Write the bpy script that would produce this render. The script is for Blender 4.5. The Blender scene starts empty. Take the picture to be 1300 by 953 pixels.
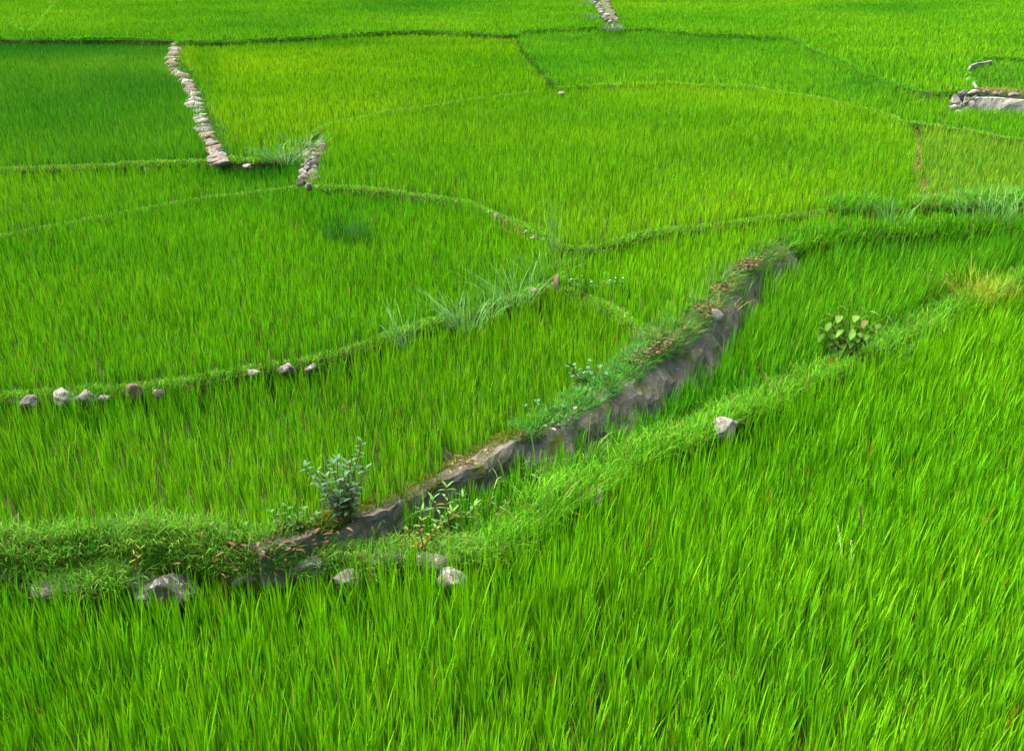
import bpy, bmesh, math, random
import numpy as np
from mathutils import Vector, noise

random.seed(7)
rng = np.random.default_rng(11)
R = math.radians
scene = bpy.context.scene
col = scene.collection

# ------------------------------------------------------------------ camera, sky, sun, exposure
F = 1700.0; CX = 650.0; CY = 476.5; DIP = R(18.0); CAMZ = 5.0
cam_d = bpy.data.cameras.new('camera'); cam = bpy.data.objects.new('camera', cam_d); col.objects.link(cam)
cam.location = (0, 0, CAMZ); cam.rotation_euler = (R(90) - DIP, 0, 0)
cam_d.sensor_width = 36; cam_d.lens = F / 1300 * 36; cam_d.clip_start = .1; cam_d.clip_end = 3000
scene.camera = cam

SUN_EL, SUN_AZ = R(62), R(-75)        # azimuth from +Y towards +X
w = bpy.data.worlds.new('World'); scene.world = w; w.use_nodes = True
nt = w.node_tree; bg = nt.nodes['Background']
sky = nt.nodes.new('ShaderNodeTexSky'); sky.sky_type = 'NISHITA'; sky.sun_disc = False
sky.sun_elevation = SUN_EL; sky.sun_rotation = SUN_AZ; sky.dust_density = 9.0; sky.air_density = 1.0; sky.ozone_density = 0.0
nt.links.new(sky.outputs[0], bg.inputs[0]); bg.inputs[1].default_value = 0.15
sd = bpy.data.lights.new('sun', 'SUN'); so = bpy.data.objects.new('sun', sd); col.objects.link(so)
sd.energy = 1.1; sd.angle = R(40); sd.color = (1, .95, .85)
sdir = Vector((math.sin(SUN_AZ) * math.cos(SUN_EL), math.cos(SUN_AZ) * math.cos(SUN_EL), math.sin(SUN_EL)))
so.rotation_euler = sdir.to_track_quat('Z', 'Y').to_euler()
vs = scene.view_settings
vs.view_transform = 'Standard'; vs.look = 'None'; vs.gamma = 1; vs.use_curve_mapping = False
vs.exposure = 1.75
scene.cycles.max_bounces = 8; scene.cycles.transmission_bounces = 6; scene.cycles.diffuse_bounces = 4

# ------------------------------------------------------------------ helpers
cd, sdp = math.cos(DIP), math.sin(DIP)
def at(px, py, z):
    """the spot on the level z that the photo shows at (px, py)"""
    u = (px - CX) / F; v = -(py - CY) / F
    d = (u, cd + v * sdp, -sdp + v * cd)
    t = (z - CAMZ) / d[2]
    return Vector((d[0] * t, d[1] * t, z))
def ppm(p):
    """photo pixels per metre at a spot"""
    return F / (p[1] * cd - (p[2] - CAMZ) * sdp)

def tag(o, label=None, cat=None, group=None, kind=None):
    if label: o['label'] = label
    if cat: o['category'] = cat
    if group: o['group'] = group
    if kind: o['kind'] = kind
    return o
def empty(name, loc, rz=0):
    o = bpy.data.objects.new(name, None); o.location = loc; o.rotation_euler.z = rz
    o.empty_display_size = .2; col.objects.link(o); return o
def mesh_obj(name, verts, faces, mat, parent=None, smooth=False, loc=None):
    me = bpy.data.meshes.new(name); me.from_pydata([tuple(v) for v in verts], [], faces); me.update()
    if smooth: me.polygons.foreach_set('use_smooth', [True] * len(me.polygons))
    me.materials.append(mat)
    o = bpy.data.objects.new(name, me); col.objects.link(o)
    if parent: o.parent = parent
    if loc is not None: o.location = loc
    return o

# ------------------------------------------------------------------ materials
def newmat(name):
    m = bpy.data.materials.new(name); m.use_nodes = True
    n = m.node_tree; return m, n, n.nodes['Principled BSDF'], n.nodes['Material Output']
def leafmat(name, trans=.35, rough=.5, spec=.2):
    m, n, p, out = newmat(name)
    a = n.nodes.new('ShaderNodeAttribute'); a.attribute_name = 'Col'
    n.links.new(a.outputs['Color'], p.inputs['Base Color'])
    p.inputs['Roughness'].default_value = rough; p.inputs['Specular IOR Level'].default_value = spec
    t = n.nodes.new('ShaderNodeBsdfTranslucent')
    h = n.nodes.new('ShaderNodeHueSaturation'); h.inputs['Value'].default_value = 1.25; h.inputs['Hue'].default_value = .49
    n.links.new(a.outputs['Color'], h.inputs['Color']); n.links.new(h.outputs[0], t.inputs['Color'])
    mx = n.nodes.new('ShaderNodeMixShader'); mx.inputs[0].default_value = trans
    n.links.new(p.outputs[0], mx.inputs[1]); n.links.new(t.outputs[0], mx.inputs[2]); n.links.new(mx.outputs[0], out.inputs[0])
    return m
def rockmat(name, c1, c2, lichen, lam=.55, scale=6, moss=0.0, bump=.5):
    m, n, p, out = newmat(name)
    tc = n.nodes.new('ShaderNodeTexCoord'); L = n.links.new
    oi = n.nodes.new('ShaderNodeObjectInfo')
    mp = n.nodes.new('ShaderNodeVectorMath'); mp.operation = 'ADD'
    L(tc.outputs['Object'], mp.inputs[0]); L(oi.outputs['Location'], mp.inputs[1])
    def noi(sc, det=6, ro=.6):
        x = n.nodes.new('ShaderNodeTexNoise'); x.inputs['Scale'].default_value = sc
        x.inputs['Detail'].default_value = det; x.inputs['Roughness'].default_value = ro; L(mp.outputs[0], x.inputs['Vector']); return x
    def ramp(src, a, b):
        r = n.nodes.new('ShaderNodeValToRGB'); r.color_ramp.elements[0].position = a; r.color_ramp.elements[1].position = b
        L(src, r.inputs[0]); return r
    def mix(f, a, b):
        x = n.nodes.new('ShaderNodeMix'); x.data_type = 'RGBA'
        if isinstance(f, float): x.inputs[0].default_value = f
        else: L(f, x.inputs[0])
        for s, v in ((6, a), (7, b)):
            if isinstance(v, tuple): x.inputs[s].default_value = (*v, 1)
            else: L(v, x.inputs[s])
        return x.outputs[2]
    n1 = noi(scale); n2 = noi(scale * 2.3, 4, .7); n3 = noi(scale * 9, 5, .7)
    c = mix(ramp(n1.outputs[0], .35, .65).outputs[0], c1, c2)
    # a tint of its own for each stone
    hs = n.nodes.new('ShaderNodeHueSaturation'); mr = n.nodes.new('ShaderNodeMapRange'); mr.inputs[3].default_value = .65; mr.inputs[4].default_value = 1.35
    L(oi.outputs['Random'], mr.inputs[0]); L(mr.outputs[0], hs.inputs['Value']); L(c, hs.inputs['Color']); c = hs.outputs[0]
    c = mix(ramp(n2.outputs[0], lam, lam + .07).outputs[0], c, lichen)
    c = mix(ramp(n3.outputs[0], .56, .7).outputs[0], c, tuple(k * .45 for k in c1))
    if moss > 0:
        n4 = noi(scale * .6, 6, .7)
        c = mix(ramp(n4.outputs[0], 1 - moss, 1 - moss + .1).outputs[0], c, (.07, .10, .015))
    L(c, p.inputs['Base Color']); p.inputs['Roughness'].default_value = .9; p.inputs['Specular IOR Level'].default_value = .25
    b = n.nodes.new('ShaderNodeBump'); b.inputs['Strength'].default_value = bump; b.inputs['Distance'].default_value = .03
    L(n3.outputs[0], b.inputs['Height']); L(b.outputs[0], p.inputs['Normal'])
    return m
def soilmat(name, c1, c2, wet=.0):
    m, n, p, out = newmat(name); L = n.links.new
    tc = n.nodes.new('ShaderNodeTexCoord')
    a = n.nodes.new('ShaderNodeTexNoise'); a.inputs['Scale'].default_value = 3; a.inputs['Detail'].default_value = 8; L(tc.outputs['Object'], a.inputs['Vector'])
    r = n.nodes.new('ShaderNodeValToRGB'); r.color_ramp.elements[0].position = .35; r.color_ramp.elements[1].position = .65
    r.color_ramp.elements[0].color = (*c1, 1); r.color_ramp.elements[1].color = (*c2, 1)
    L(a.outputs[0], r.inputs[0]); L(r.outputs[0], p.inputs['Base Color'])
    p.inputs['Roughness'].default_value = .9 - wet
    p.inputs['Specular IOR Level'].default_value = .08
    b = n.nodes.new('ShaderNodeBump'); b.inputs['Strength'].default_value = .5; b.inputs['Distance'].default_value = .03
    a2 = n.nodes.new('ShaderNodeTexNoise'); a2.inputs['Scale'].default_value = 18; a2.inputs['Detail'].default_value = 6; L(tc.outputs['Object'], a2.inputs['Vector'])
    L(a2.outputs[0], b.inputs['Height']); L(b.outputs[0], p.inputs['Normal'])
    return m
M_rice = leafmat('rice_leaf', .24, .6, .06)
M_grass = leafmat('grass_leaf', .28, .6, .08)
M_broad = leafmat('broad_leaf', .28, .6, .10)
M_mud = soilmat('paddy_mud', (.016, .024, .006), (.026, .034, .010), .0)
M_bank = soilmat('bank_soil', (.03, .055, .008), (.055, .065, .02))
M_rock = rockmat('field_stone', (.075, .072, .066), (.16, .148, .135), (.34, .35, .31), .56, 7)
M_rockp = rockmat('pale_stone', (.14, .132, .12), (.25, .232, .205), (.40, .40, .36), .56, 5)
M_brown = rockmat('brown_stone', (.125, .085, .06), (.19, .14, .105), (.30, .28, .24), .66, 7)
M_conc = rockmat('old_concrete', (.125,.122,.092), (.225,.215,.17), (.30,.30,.25), .61, 6, .48, 1.0)
M_plas = rockmat('pale_cement', (.19,.20,.17), (.28,.28,.25), (.11,.12,.085), .58, 4.0, .0, .6)
M_moss = soilmat('moss', (.045, .065, .010), (.10, .10, .02))
M_stem = soilmat('plant_stem', (.12, .05, .025), (.16, .09, .04))
M_dead = leafmat('dead_leaf', .10, .9, .03)
M_pathr = rockmat('trodden_earth', (.07,.062,.045), (.15,.13,.10), (.20,.19,.15), .6, 4, .5, 1.0)
M_path = soilmat('trodden_soil', (.045, .038, .024), (.08, .066, .046))

# ------------------------------------------------------------------ curves (level edges of the terraces)
def smooth(pts, step=.2, jit=.05, seed=0):
    P = [Vector(p) for p in pts]; P = [P[0] * 2 - P[1]] + P + [P[-1] * 2 - P[-2]]
    out = []
    for i in range(1, len(P) - 2):
        a, b, c, d = P[i - 1:i + 3]; n = max(2, int((c - b).length / step))
        for k in range(n):
            t = k / n
            out.append(.5 * ((2 * b) + (c - a) * t + (2 * a - 5 * b + 4 * c - d) * t * t + (3 * b - a - 3 * c + d) * t ** 3))
    out.append(P[-2].copy())
    for q in out:
        q.x += jit * noise.noise(Vector((q.x * 1.3, q.y * 1.3, seed + .5)))
        q.y += jit * 1.6 * noise.noise(Vector((q.x * 1.3, q.y * 1.3, seed + 9.5)))
    return out
def curve(px, z, **k):
    return smooth([at(p[0], p[1], p[2] if len(p) > 2 else z) for p in px], **k)

Z = dict(near=0.0, strip=.39, wall=.39, lower_left=.62, middle=.87, left_band=.98, centre=1.10, right=1.13, dark=1.14, upper=1.22, upper_right=1.26, inset=1.38, top=1.49)

WPX = [(-260,752),(-100,742),(0,742),(80,752),(150,744),(215,715),(300,724),(380,722),(480,716),(560,716),(620,712),(680,678),(740,640),(830,590),(915,548),(1000,508),(1080,468),(1160,428),(1230,394),(1300,366),(1420,330),(1560,300)]
CWPX = [(330,697,.62),(400,676,.62),(460,657,.62),(520,636,.62),(560,613,.62),(600,592,.64),(640,569,.69),(700,546,.71),(740,522,.73),(790,490,.77),(830,456,.82),(870,427,.87),(900,398,.87),(918,376,.87),(942,352,.87),(975,332,.87),(1003,316,.87)]
LEFT2 = [(-260,708),(-100,702),(0,700),(100,700),(200,690),(280,692)]
RIGHTX = [(1040,309,.87),(1090,303,.87),(1160,299,.87),(1300,293,.87),(1560,286,.87)]
S3F = [(-260,530),(-100,520),(0,512),(100,505),(200,497),(330,474),(400,464),(460,446),(520,426),(600,402),(650,386),(690,372),(722,375),(770,398),(830,434)]
S4L = [(-260,352),(-100,325),(0,306),(90,288),(170,274),(250,258),(330,248),(395,242)]
S4C = [(398,242),(450,244),(520,252),(590,262),(640,283),(690,303),(722,321),(765,318),(800,309),(860,298),(930,288),(1000,279),(1070,270),(1160,268)]
S4R = [(1165,266),(1220,264),(1300,262),(1560,255)]
DF = [(-260,232),(-100,226),(0,219),(150,213),(270,208),(292,207)]
S5F = [(287,207),(330,208),(368,200),(398,174),(425,160),(500,146),(600,130),(660,122),(697,117)]
S5RF = [(697,116),(780,109),(860,109),(950,115),(1050,131),(1120,149),(1150,158),(1220,168),(1300,181),(1560,205)]
S6F = [(-260,48),(-100,50),(0,51),(200,52),(235,55),(330,53),(430,46),(520,42),(600,44),(650,46),(665,42),(720,39),(800,38),(900,46),(1000,51),(1022,63),(1060,80),(1100,98),(1140,112),(1180,120),(1215,122),(1236,116),(1232,101),(1229,88),(1240,80),(1270,77),(1300,79),(1560,88)]
PF = [(1212,125),(1222,123),(1240,124),(1300,128),(1560,140)]

cW = curve(WPX, Z['wall'], seed=1)
cC = curve(CWPX, 0, seed=2, jit=.03)
c2 = curve(LEFT2 + CWPX, .62, seed=2, jit=.03)
c2r = curve(CWPX[-7:] + RIGHTX, .87, seed=2, jit=.03)
c3 = curve(S3F, Z['middle'], seed=3)
c4l = curve(S4L, Z['left_band'], seed=4)
c4c = curve(S4C, Z['centre'], seed=5)
c4r = curve(S4R, Z['right'], seed=6)
c4rs = curve([(1152,160),(1160,190),(1163,225),(1165,266)], Z['right'], seed=6, jit=.15)
c4s = curve([(402,172),(406,195),(400,215),(388,238)], Z['centre'], seed=6)
cd_ = curve(DF, Z['dark'], seed=7, step=.3)
c5 = curve(S5F, Z['upper'], seed=8, step=.3)
c5s = curve([(234,57),(221,75),(238,98),(246,122),(262,152),(272,180),(287,207)], Z['upper'], seed=8, step=.3, jit=.02)
c5r = curve(S5RF, Z['upper_right'], seed=9, step=.3)
c5rs = curve([(650,44),(662,72),(684,98),(697,116)], Z['upper_right'], seed=9, step=.3)
c6 = curve(S6F, Z['top'], seed=10, step=.4, jit=.12)
cp = curve(PF, Z['inset'], seed=11, step=.3, jit=.03)

FAR = 95.
def xy(c): return [(p.x, p.y) for p in c]
polys = {}
polys['near'] = [(-60,-20),(60,-20),(60,FAR),(-60,FAR)]
polys['strip'] = xy(cW) + [(60,cW[-1].y),(60,FAR),(-60,FAR),(-60,cW[0].y)]
polys['lower_left'] = xy(c2) + [(c2[-1].x+4,c2[-1].y+2),(12,FAR),(-60,FAR),(-60,c2[0].y)]
polys['middle'] = xy(c3) + xy([p for p in c2r if p.x > c3[-1].x + .05]) + [(60,c2r[-1].y),(60,FAR),(-60,FAR),(-60,c3[0].y)]
polys['left_band'] = xy(c4l) + [(c4l[-1].x+1.2,c4l[-1].y+1),(0,FAR),(-60,FAR),(-60,c4l[0].y)]
polys['centre'] = xy(c4s) + xy(c4c)[1:] + [(60,c4c[-1].y),(60,FAR),(c4s[0].x+1,FAR),(c4s[0].x+.8,c4s[0].y+2)]
polys['right'] = xy(c4rs) + xy(c4r)[1:] + [(60,c4r[-1].y),(60,FAR),(c4rs[0].x+2,FAR)]
polys['dark'] = xy(cd_) + [(cd_[-1].x+.6,cd_[-1].y+1),(-5,FAR),(-60,FAR),(-60,cd_[0].y)]
polys['upper'] = xy(c5s) + xy(c5)[1:] + [(8,c5[-1].y+2),(8,FAR),(c5s[0].x,FAR)]
polys['upper_right'] = xy(c5rs) + xy(c5r)[1:] + [(60,c5r[-1].y),(60,FAR),(c5rs[0].x,FAR)]
polys['inset'] = xy(cp) + [(60,cp[-1].y),(60,FAR),(cp[0].x+4,FAR)]
polys['top'] = xy(c6) + [(70,c6[-1].y),(400,420),(-400,420),(-90,c6[0].y)]
order = sorted(polys, key=lambda k: Z[k])

def slab(key, name, mud=M_mud):
    P = polys[key]; n = len(P); z = Z[key]
    v = [(x, y, z) for x, y in P] + [(x, y, -.6) for x, y in P]
    f = [tuple(range(n))] + [(i, (i + 1) % n, n + (i + 1) % n, n + i) for i in range(n)]
    o = mesh_obj(name, v, f, mud); o.data.materials.append(M_bank)
    for k in range(1, len(f)): o.data.polygons[k].material_index = 1
    bm = bmesh.new(); bm.from_mesh(o.data); bmesh.ops.recalc_face_normals(bm, faces=bm.faces)
    bmesh.ops.triangulate(bm, faces=[q for q in bm.faces if len(q.verts) > 4]); bm.to_mesh(o.data); bm.free()
    return tag(o, kind='structure')
g = mesh_obj('ground', [(-900,-300,0),(900,-300,0),(900,900,0),(-900,900,0)], [(0,1,2,3)], M_mud); tag(g, kind='structure')
for k in order:
    if k != 'near': slab(k, 'terrace')

# ------------------------------------------------------------------ blades
class Blades:
    def __init__(s, segs): s.segs = segs; s.V = []; s.C = []
    def add(s, pos, h, wd, face, lean, droop, cols, tip=None, taper=.55):
        """pos Nx3, h N, wd N, face N (azimuth of the flat side), lean Nx2 (tip offset per height), droop N"""
        n = len(pos); S = s.segs
        if n == 0: return
        t = np.linspace(0, 1, S + 1)[None, :]
        hor = t * .65 + t ** 2 * .35
        X = pos[:, 0:1] + lean[:, 0:1] * h[:, None] * hor
        Y = pos[:, 1:2] + lean[:, 1:2] * h[:, None] * hor
        Zz = pos[:, 2:3] + h[:, None] * (t - droop[:, None] * t ** 3)
        ctr = np.stack([X, Y, Zz], -1)
        prof = np.interp(t[0], [0, .35, .7, 1], [.6, 1, .85, 0])
        ww = wd[:, None] * .5 * prof[None, :]
        dx = np.cos(face)[:, None] * ww; dy = np.sin(face)[:, None] * ww
        off = np.stack([dx, dy, np.zeros_like(dx)], -1)
        v = np.empty((n, 2 * S + 1, 3)); v[:, 0:2 * S:2] = (ctr - off)[:, :S]; v[:, 1:2 * S:2] = (ctr + off)[:, :S]; v[:, 2 * S] = ctr[:, S]
        c = np.ones((n, 2 * S + 1, 4)); c[:, :, :3] = cols[:, None, :]
        if tip is not None: c[:, 2 * S, :3] = tip; c[:, 2 * S - 2:2 * S, :3] = (tip * .4 + cols * .6)[:, None, :]
        s.V.append(v.astype(np.float32)); s.C.append(c.astype(np.float32))
    def build(s, name, mat, parent=None):
        V = np.concatenate(s.V); C = np.concatenate(s.C); n = len(V); S = s.segs; nv = 2 * S + 1
        pat = []
        for k in range(S - 1): pat += [2 * k, 2 * k + 1, 2 * k + 3, 2 * k + 2]
        pat += [2 * S - 2, 2 * S - 1, 2 * S]
        pat = np.array(pat, np.int32)
        loops = (np.arange(n, dtype=np.int32)[:, None] * nv + pat[None, :]).ravel()
        starts1 = np.array([4 * k for k in range(S)], np.int32)
        starts = (np.arange(n, dtype=np.int32)[:, None] * len(pat) + starts1[None, :]).ravel()
        me = bpy.data.meshes.new(name)
        me.vertices.add(n * nv); me.vertices.foreach_set('co', V.ravel())
        me.loops.add(len(loops)); me.loops.foreach_set('vertex_index', loops)
        me.polygons.add(len(starts)); me.polygons.foreach_set('loop_start', starts)
        me.update(calc_edges=True)
        a = me.color_attributes.new('Col', 'FLOAT_COLOR', 'POINT'); a.data.foreach_set('color', C.ravel())
        me.materials.append(mat)
        o = bpy.data.objects.new(name, me); col.objects.link(o)
        if parent: o.parent = parent
        return o

def inside(P, X, Y):
    P = np.array(P); r = np.zeros(len(X), bool); n = len(P)
    for i in range(n):
        x1, y1 = P[i]; x2, y2 = P[(i + 1) % n]
        if y1 == y2: continue
        c = (Y < y1) != (Y < y2)
        if not c.any(): continue
        r ^= c & (X < (x2 - x1) * (Y - y1) / (y2 - y1) + x1)
    return r
def dist(c, X, Y):
    d = np.full(len(X), 1e9)
    for i in range(len(c) - 1):
        ax, ay = c[i]; bx, by = c[i + 1]; vx, vy = bx - ax, by - ay; L = vx * vx + vy * vy + 1e-9
        t = np.clip(((X - ax) * vx + (Y - ay) * vy) / L, 0, 1)
        d = np.minimum(d, (X - ax - t * vx) ** 2 + (Y - ay - t * vy) ** 2)
    return np.sqrt(d)
def lf(X, Y, s, seed):
    """smooth patchy value, -1..1"""
    r = np.random.default_rng(seed); v = np.zeros(len(X))
    for k in range(7):
        a = r.uniform(0, math.pi * 2); f = s * r.uniform(.6, 2.2); p = r.uniform(0, 6.28)
        v += np.sin((X * math.cos(a) + Y * math.sin(a)) * f + p + 1.3 * np.sin((X * math.sin(a) - Y * math.cos(a)) * f * .7 + p * 2))
    return v / 4.0
def proj(X, Y, z):
    dep = Y * cd - (z - CAMZ) * sdp; up = Y * sdp + (z - CAMZ) * cd
    return CX + F * X / dep, CY - F * up / dep, dep

edges = dict(strip=cW, lower_left=c2, middle=c3, left_band=c4l, centre=c4c, right=c4r, dark=cd_, upper=c5, upper_right=c5r, inset=cp, top=c6)
extra = dict(centre=c4s, upper=c5s, upper_right=c5rs, right=c4rs, middle=c2r)
exc = {k: np.array(xy(v)) for k, v in edges.items()}
exs = {k: np.array(xy(v)) for k, v in extra.items()}

bald = []   # (x, y, r) spots where no rice grows
def field(key, label, base, hgt, spacing, per, width, segs=3, dens=1., yel=.03, lean=(0, 0), spread=.21, darks=(), edge=.07, colvar=.25, name='rice_crop', ylim=None):
    hgt *= 1.12; per = int(per * 2.1); z = Z[key]; P = np.array([p for p in polys[key]])
    y0 = max(min(P[:, 1]), 5.5); y1 = min(FAR if ylim is None else ylim, 92)
    hills = []
    ys = np.arange(y0, y1, spacing)
    for yy in ys:
        half = (700 / F) * (yy * cd + CAMZ * sdp) * 1.0 + 2.0
        xs = np.arange(-half, half, spacing)
        hills.append(np.stack([xs, np.full(len(xs), yy)], 1))
    H = np.concatenate(hills); H += rng.uniform(-.5, .5, H.shape) * spacing
    X, Y = H[:, 0], H[:, 1]
    keep = inside(polys[key], X, Y) if key != 'near' else np.ones(len(X), bool)
    for k in order:
        if Z[k] > z: 
            keep &= ~inside(polys[k], X, Y)
    H = H[keep]; X, Y = H[:, 0], H[:, 1]
    if key in exc: k = dist(exc[key], X, Y) > edge + rng.uniform(-.06, .06, len(X)); H = H[k]; X, Y = H[:, 0], H[:, 1]
    if key in exs: k = dist(exs[key], X, Y) > .12; H = H[k]; X, Y = H[:, 0], H[:, 1]
    k = rng.random(len(X)) < dens * (1.02 + .18 * lf(X, Y, 1.6, 3)); 
    for bx, by, br in bald: k &= (X - bx) ** 2 + (Y - by) ** 2 > br * br
    px, py, dep = proj(X, Y, z); k &= (py > -40) & (py < 1060)
    if key == 'strip': k &= ~((dist(np.array(xy(cC)), X, Y) < .34) & (rng.random(len(X)) < .8))
    H = H[k]; n = len(H)
    hh = hgt * (1 + .13 * lf(H[:, 0], H[:, 1], .9, 5)) * rng.uniform(.85, 1.12, n)
    hx = lf(H[:, 0], H[:, 1], .45, 8) ; hc = lf(H[:, 0], H[:, 1], .35, 21); hd = lf(H[:, 0], H[:, 1], 1.5, 31)
    if key == 'upper_right': hh = np.where(H[:, 0] > cp[0].x - .3, hh * np.clip((dist(exc['inset'], H[:, 0], H[:, 1]) - .2) / 2.0, .35, 1), hh)
    nb = dict(middle=('centre',), lower_left=('middle',), left_band=('dark', 'centre'), centre=('upper', 'upper_right'), dark=('top',), upper=('top',), upper_right=('top',), right=('upper_right',)).get(key, ())
    for q in nb: hh = hh * (1 + .28 * np.exp(-(dist(exc[q], H[:, 0], H[:, 1]) / .45) ** 2))
    if key == 'strip': hh = hh * (1 + .2 * np.exp(-(dist(exs['middle'], H[:, 0], H[:, 1]) / .6) ** 2))
    if key == 'near': hh = hh * (1 + .24 * np.exp(-(dist(exc['strip'], H[:, 0], H[:, 1]) / .7) ** 2))
    if key == 'strip': hh = hh * (1 + .65 * np.clip((H[:, 1] - 13) / 4, 0, 1))
    px, py, dep = proj(H[:, 0], H[:, 1], z)
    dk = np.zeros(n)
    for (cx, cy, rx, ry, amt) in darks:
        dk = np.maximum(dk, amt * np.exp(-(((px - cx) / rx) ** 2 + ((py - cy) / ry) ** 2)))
    idx = np.repeat(np.arange(n), per); m = len(idx)
    a = rng.uniform(0, 6.2832, m)
    rad = rng.uniform(0, .062, m) * spacing / .14
    pos = np.stack([H[idx, 0] + np.cos(a) * rad, H[idx, 1] + np.sin(a) * rad, np.full(m, z - .01)], 1)
    h = hh[idx] * rng.uniform(.62, 1.08, m) * np.where(old_h := (rng.random(m) < .3), .8, 1.)
    sp = spread * rng.uniform(.1, 1.3, m) ** 1.3
    ln = np.stack([np.cos(a) * sp + lean[0] + .03 * hx[idx] + .25 * H[idx, 0] / np.maximum(H[idx, 1], 6), np.sin(a) * sp + lean[1]], 1)
    fc = a + math.pi / 2 + rng.normal(0, .7, m)
    b = np.array(base)
    v = 1 + colvar * rng.normal(0, .55, m) + .12 * hc[idx] + .07 * hd[idx]
    old = rng.random(m) < .34; v = np.where(old, v * .48, v * 1.08)
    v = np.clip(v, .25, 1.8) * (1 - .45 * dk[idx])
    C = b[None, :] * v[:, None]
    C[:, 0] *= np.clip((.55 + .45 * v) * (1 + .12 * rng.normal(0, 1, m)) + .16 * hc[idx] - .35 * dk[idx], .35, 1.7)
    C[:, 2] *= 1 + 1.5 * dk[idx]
    y = rng.random(m) < yel * .7
    C[y] = np.array((.20, .28, .02)) * rng.uniform(.5, 1.1, (y.sum(), 1))
    d = rng.random(m) < yel * .12; C[d] = np.array((.22, .11, .035)) * rng.uniform(.5, 1.1, (d.sum(), 1))
    tip = C * np.array((1.5, 1.15, 1.0))
    wd = width * rng.uniform(.65, 1.25, m) * (1 + np.clip(dep[idx] - 18, 0, 60) * .018)
    B = Blades(segs); B.add(pos, h, wd, fc, ln, rng.uniform(.0, .22, m), C, tip)
    o = B.build(name, M_rice); tag(o, label, 'rice', 'rice growing in the terraced paddies', 'stuff')
    print(key, n, m)
    return o

BR = (.088, .250, .0045)
# bare spots under plants and boulders
for (px, py, z, r) in ((1080,455,.32,.35),(757,-20,1.8,1.),(760,-8,1.8,.9),(764,-2,1.8,.9),(767,5,1.8,.8),(770,12,1.8,.8),(773,18,1.8,.8),(777,24,1.8,.7),(780,31,1.8,.7),(781,35,1.8,.6),(435,650,.7,.22),(740,500,.75,.15)):
    p = at(px, py, z); bald.append((p.x, p.y, r))

field('near', 'tall bright green rice in the nearest paddy, filling the lower right of the picture', (0.078,0.33,0.002), .50, 0.145, 13, .0125, 4, yel=.02, lean=(0, 0), darks=((1000,900,250,60,.3),))
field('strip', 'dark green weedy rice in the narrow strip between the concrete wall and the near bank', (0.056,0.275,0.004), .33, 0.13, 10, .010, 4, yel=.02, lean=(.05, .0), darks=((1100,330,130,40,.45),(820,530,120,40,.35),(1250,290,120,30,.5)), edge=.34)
field('lower_left', 'thin bright rice with mud showing, in the paddy above the lower left stone wall', (0.088,0.33,0.003), .34, 0.115, 8, .0085, 3, yel=.05, dens=.95, darks=((60,540,300,30,.4),))
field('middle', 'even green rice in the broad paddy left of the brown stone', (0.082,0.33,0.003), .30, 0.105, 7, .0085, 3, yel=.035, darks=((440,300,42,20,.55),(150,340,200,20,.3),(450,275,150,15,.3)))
field('left_band', 'bright rice in the narrow band below the dark green paddy', (0.095,0.345,0.003), .27, 0.115, 6, .009, 2, yel=.02, darks=((330,225,60,14,1.),))  # dark tint paints the shadow at the foot of the stony face
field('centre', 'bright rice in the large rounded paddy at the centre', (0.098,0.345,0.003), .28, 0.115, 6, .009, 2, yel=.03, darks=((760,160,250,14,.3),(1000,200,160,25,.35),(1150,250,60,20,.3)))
field('right', 'pale yellowish rice in the paddy at the right edge below the boulder corner', (.108,.33,.014), .25, 0.12, 6, .009, 2, yel=.10)
field('dark', 'deep blue green rice in the upper left paddy beside the stone divider', (.062,.280,.006), .30, 0.13, 6, .010, 2, yel=.01, darks=((60,66,260,20,.75),(170,115,90,26,.65),(60,130,230,50,.35)), colvar=.2)
field('upper', 'yellow green rice in the upper paddy right of the stone divider', (0.108,0.35,0.002), .27, 0.14, 5, .011, 2, yel=.01, darks=((420,60,200,7,.6),(260,90,18,35,.5)))  # the narrow dark by the divider tints its shadow into the rice
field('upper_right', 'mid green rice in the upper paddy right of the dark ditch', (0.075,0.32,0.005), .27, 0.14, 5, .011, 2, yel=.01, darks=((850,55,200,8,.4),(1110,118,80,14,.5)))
field('inset', 'small sunken patch of rice behind the pale cement wall', (0.07,0.3,0.008), .22, .16, 5, .011, 2, yel=.01, edge=.9)
field('top', 'finely textured rice in the farthest paddies along the top of the picture', (0.083,0.335,0.004), .28, 0.19, 5, .014, 2, yel=.006, darks=((520,10,110,8,.8),(350,30,120,10,.3),(1130,15,90,8,.4)))

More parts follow.
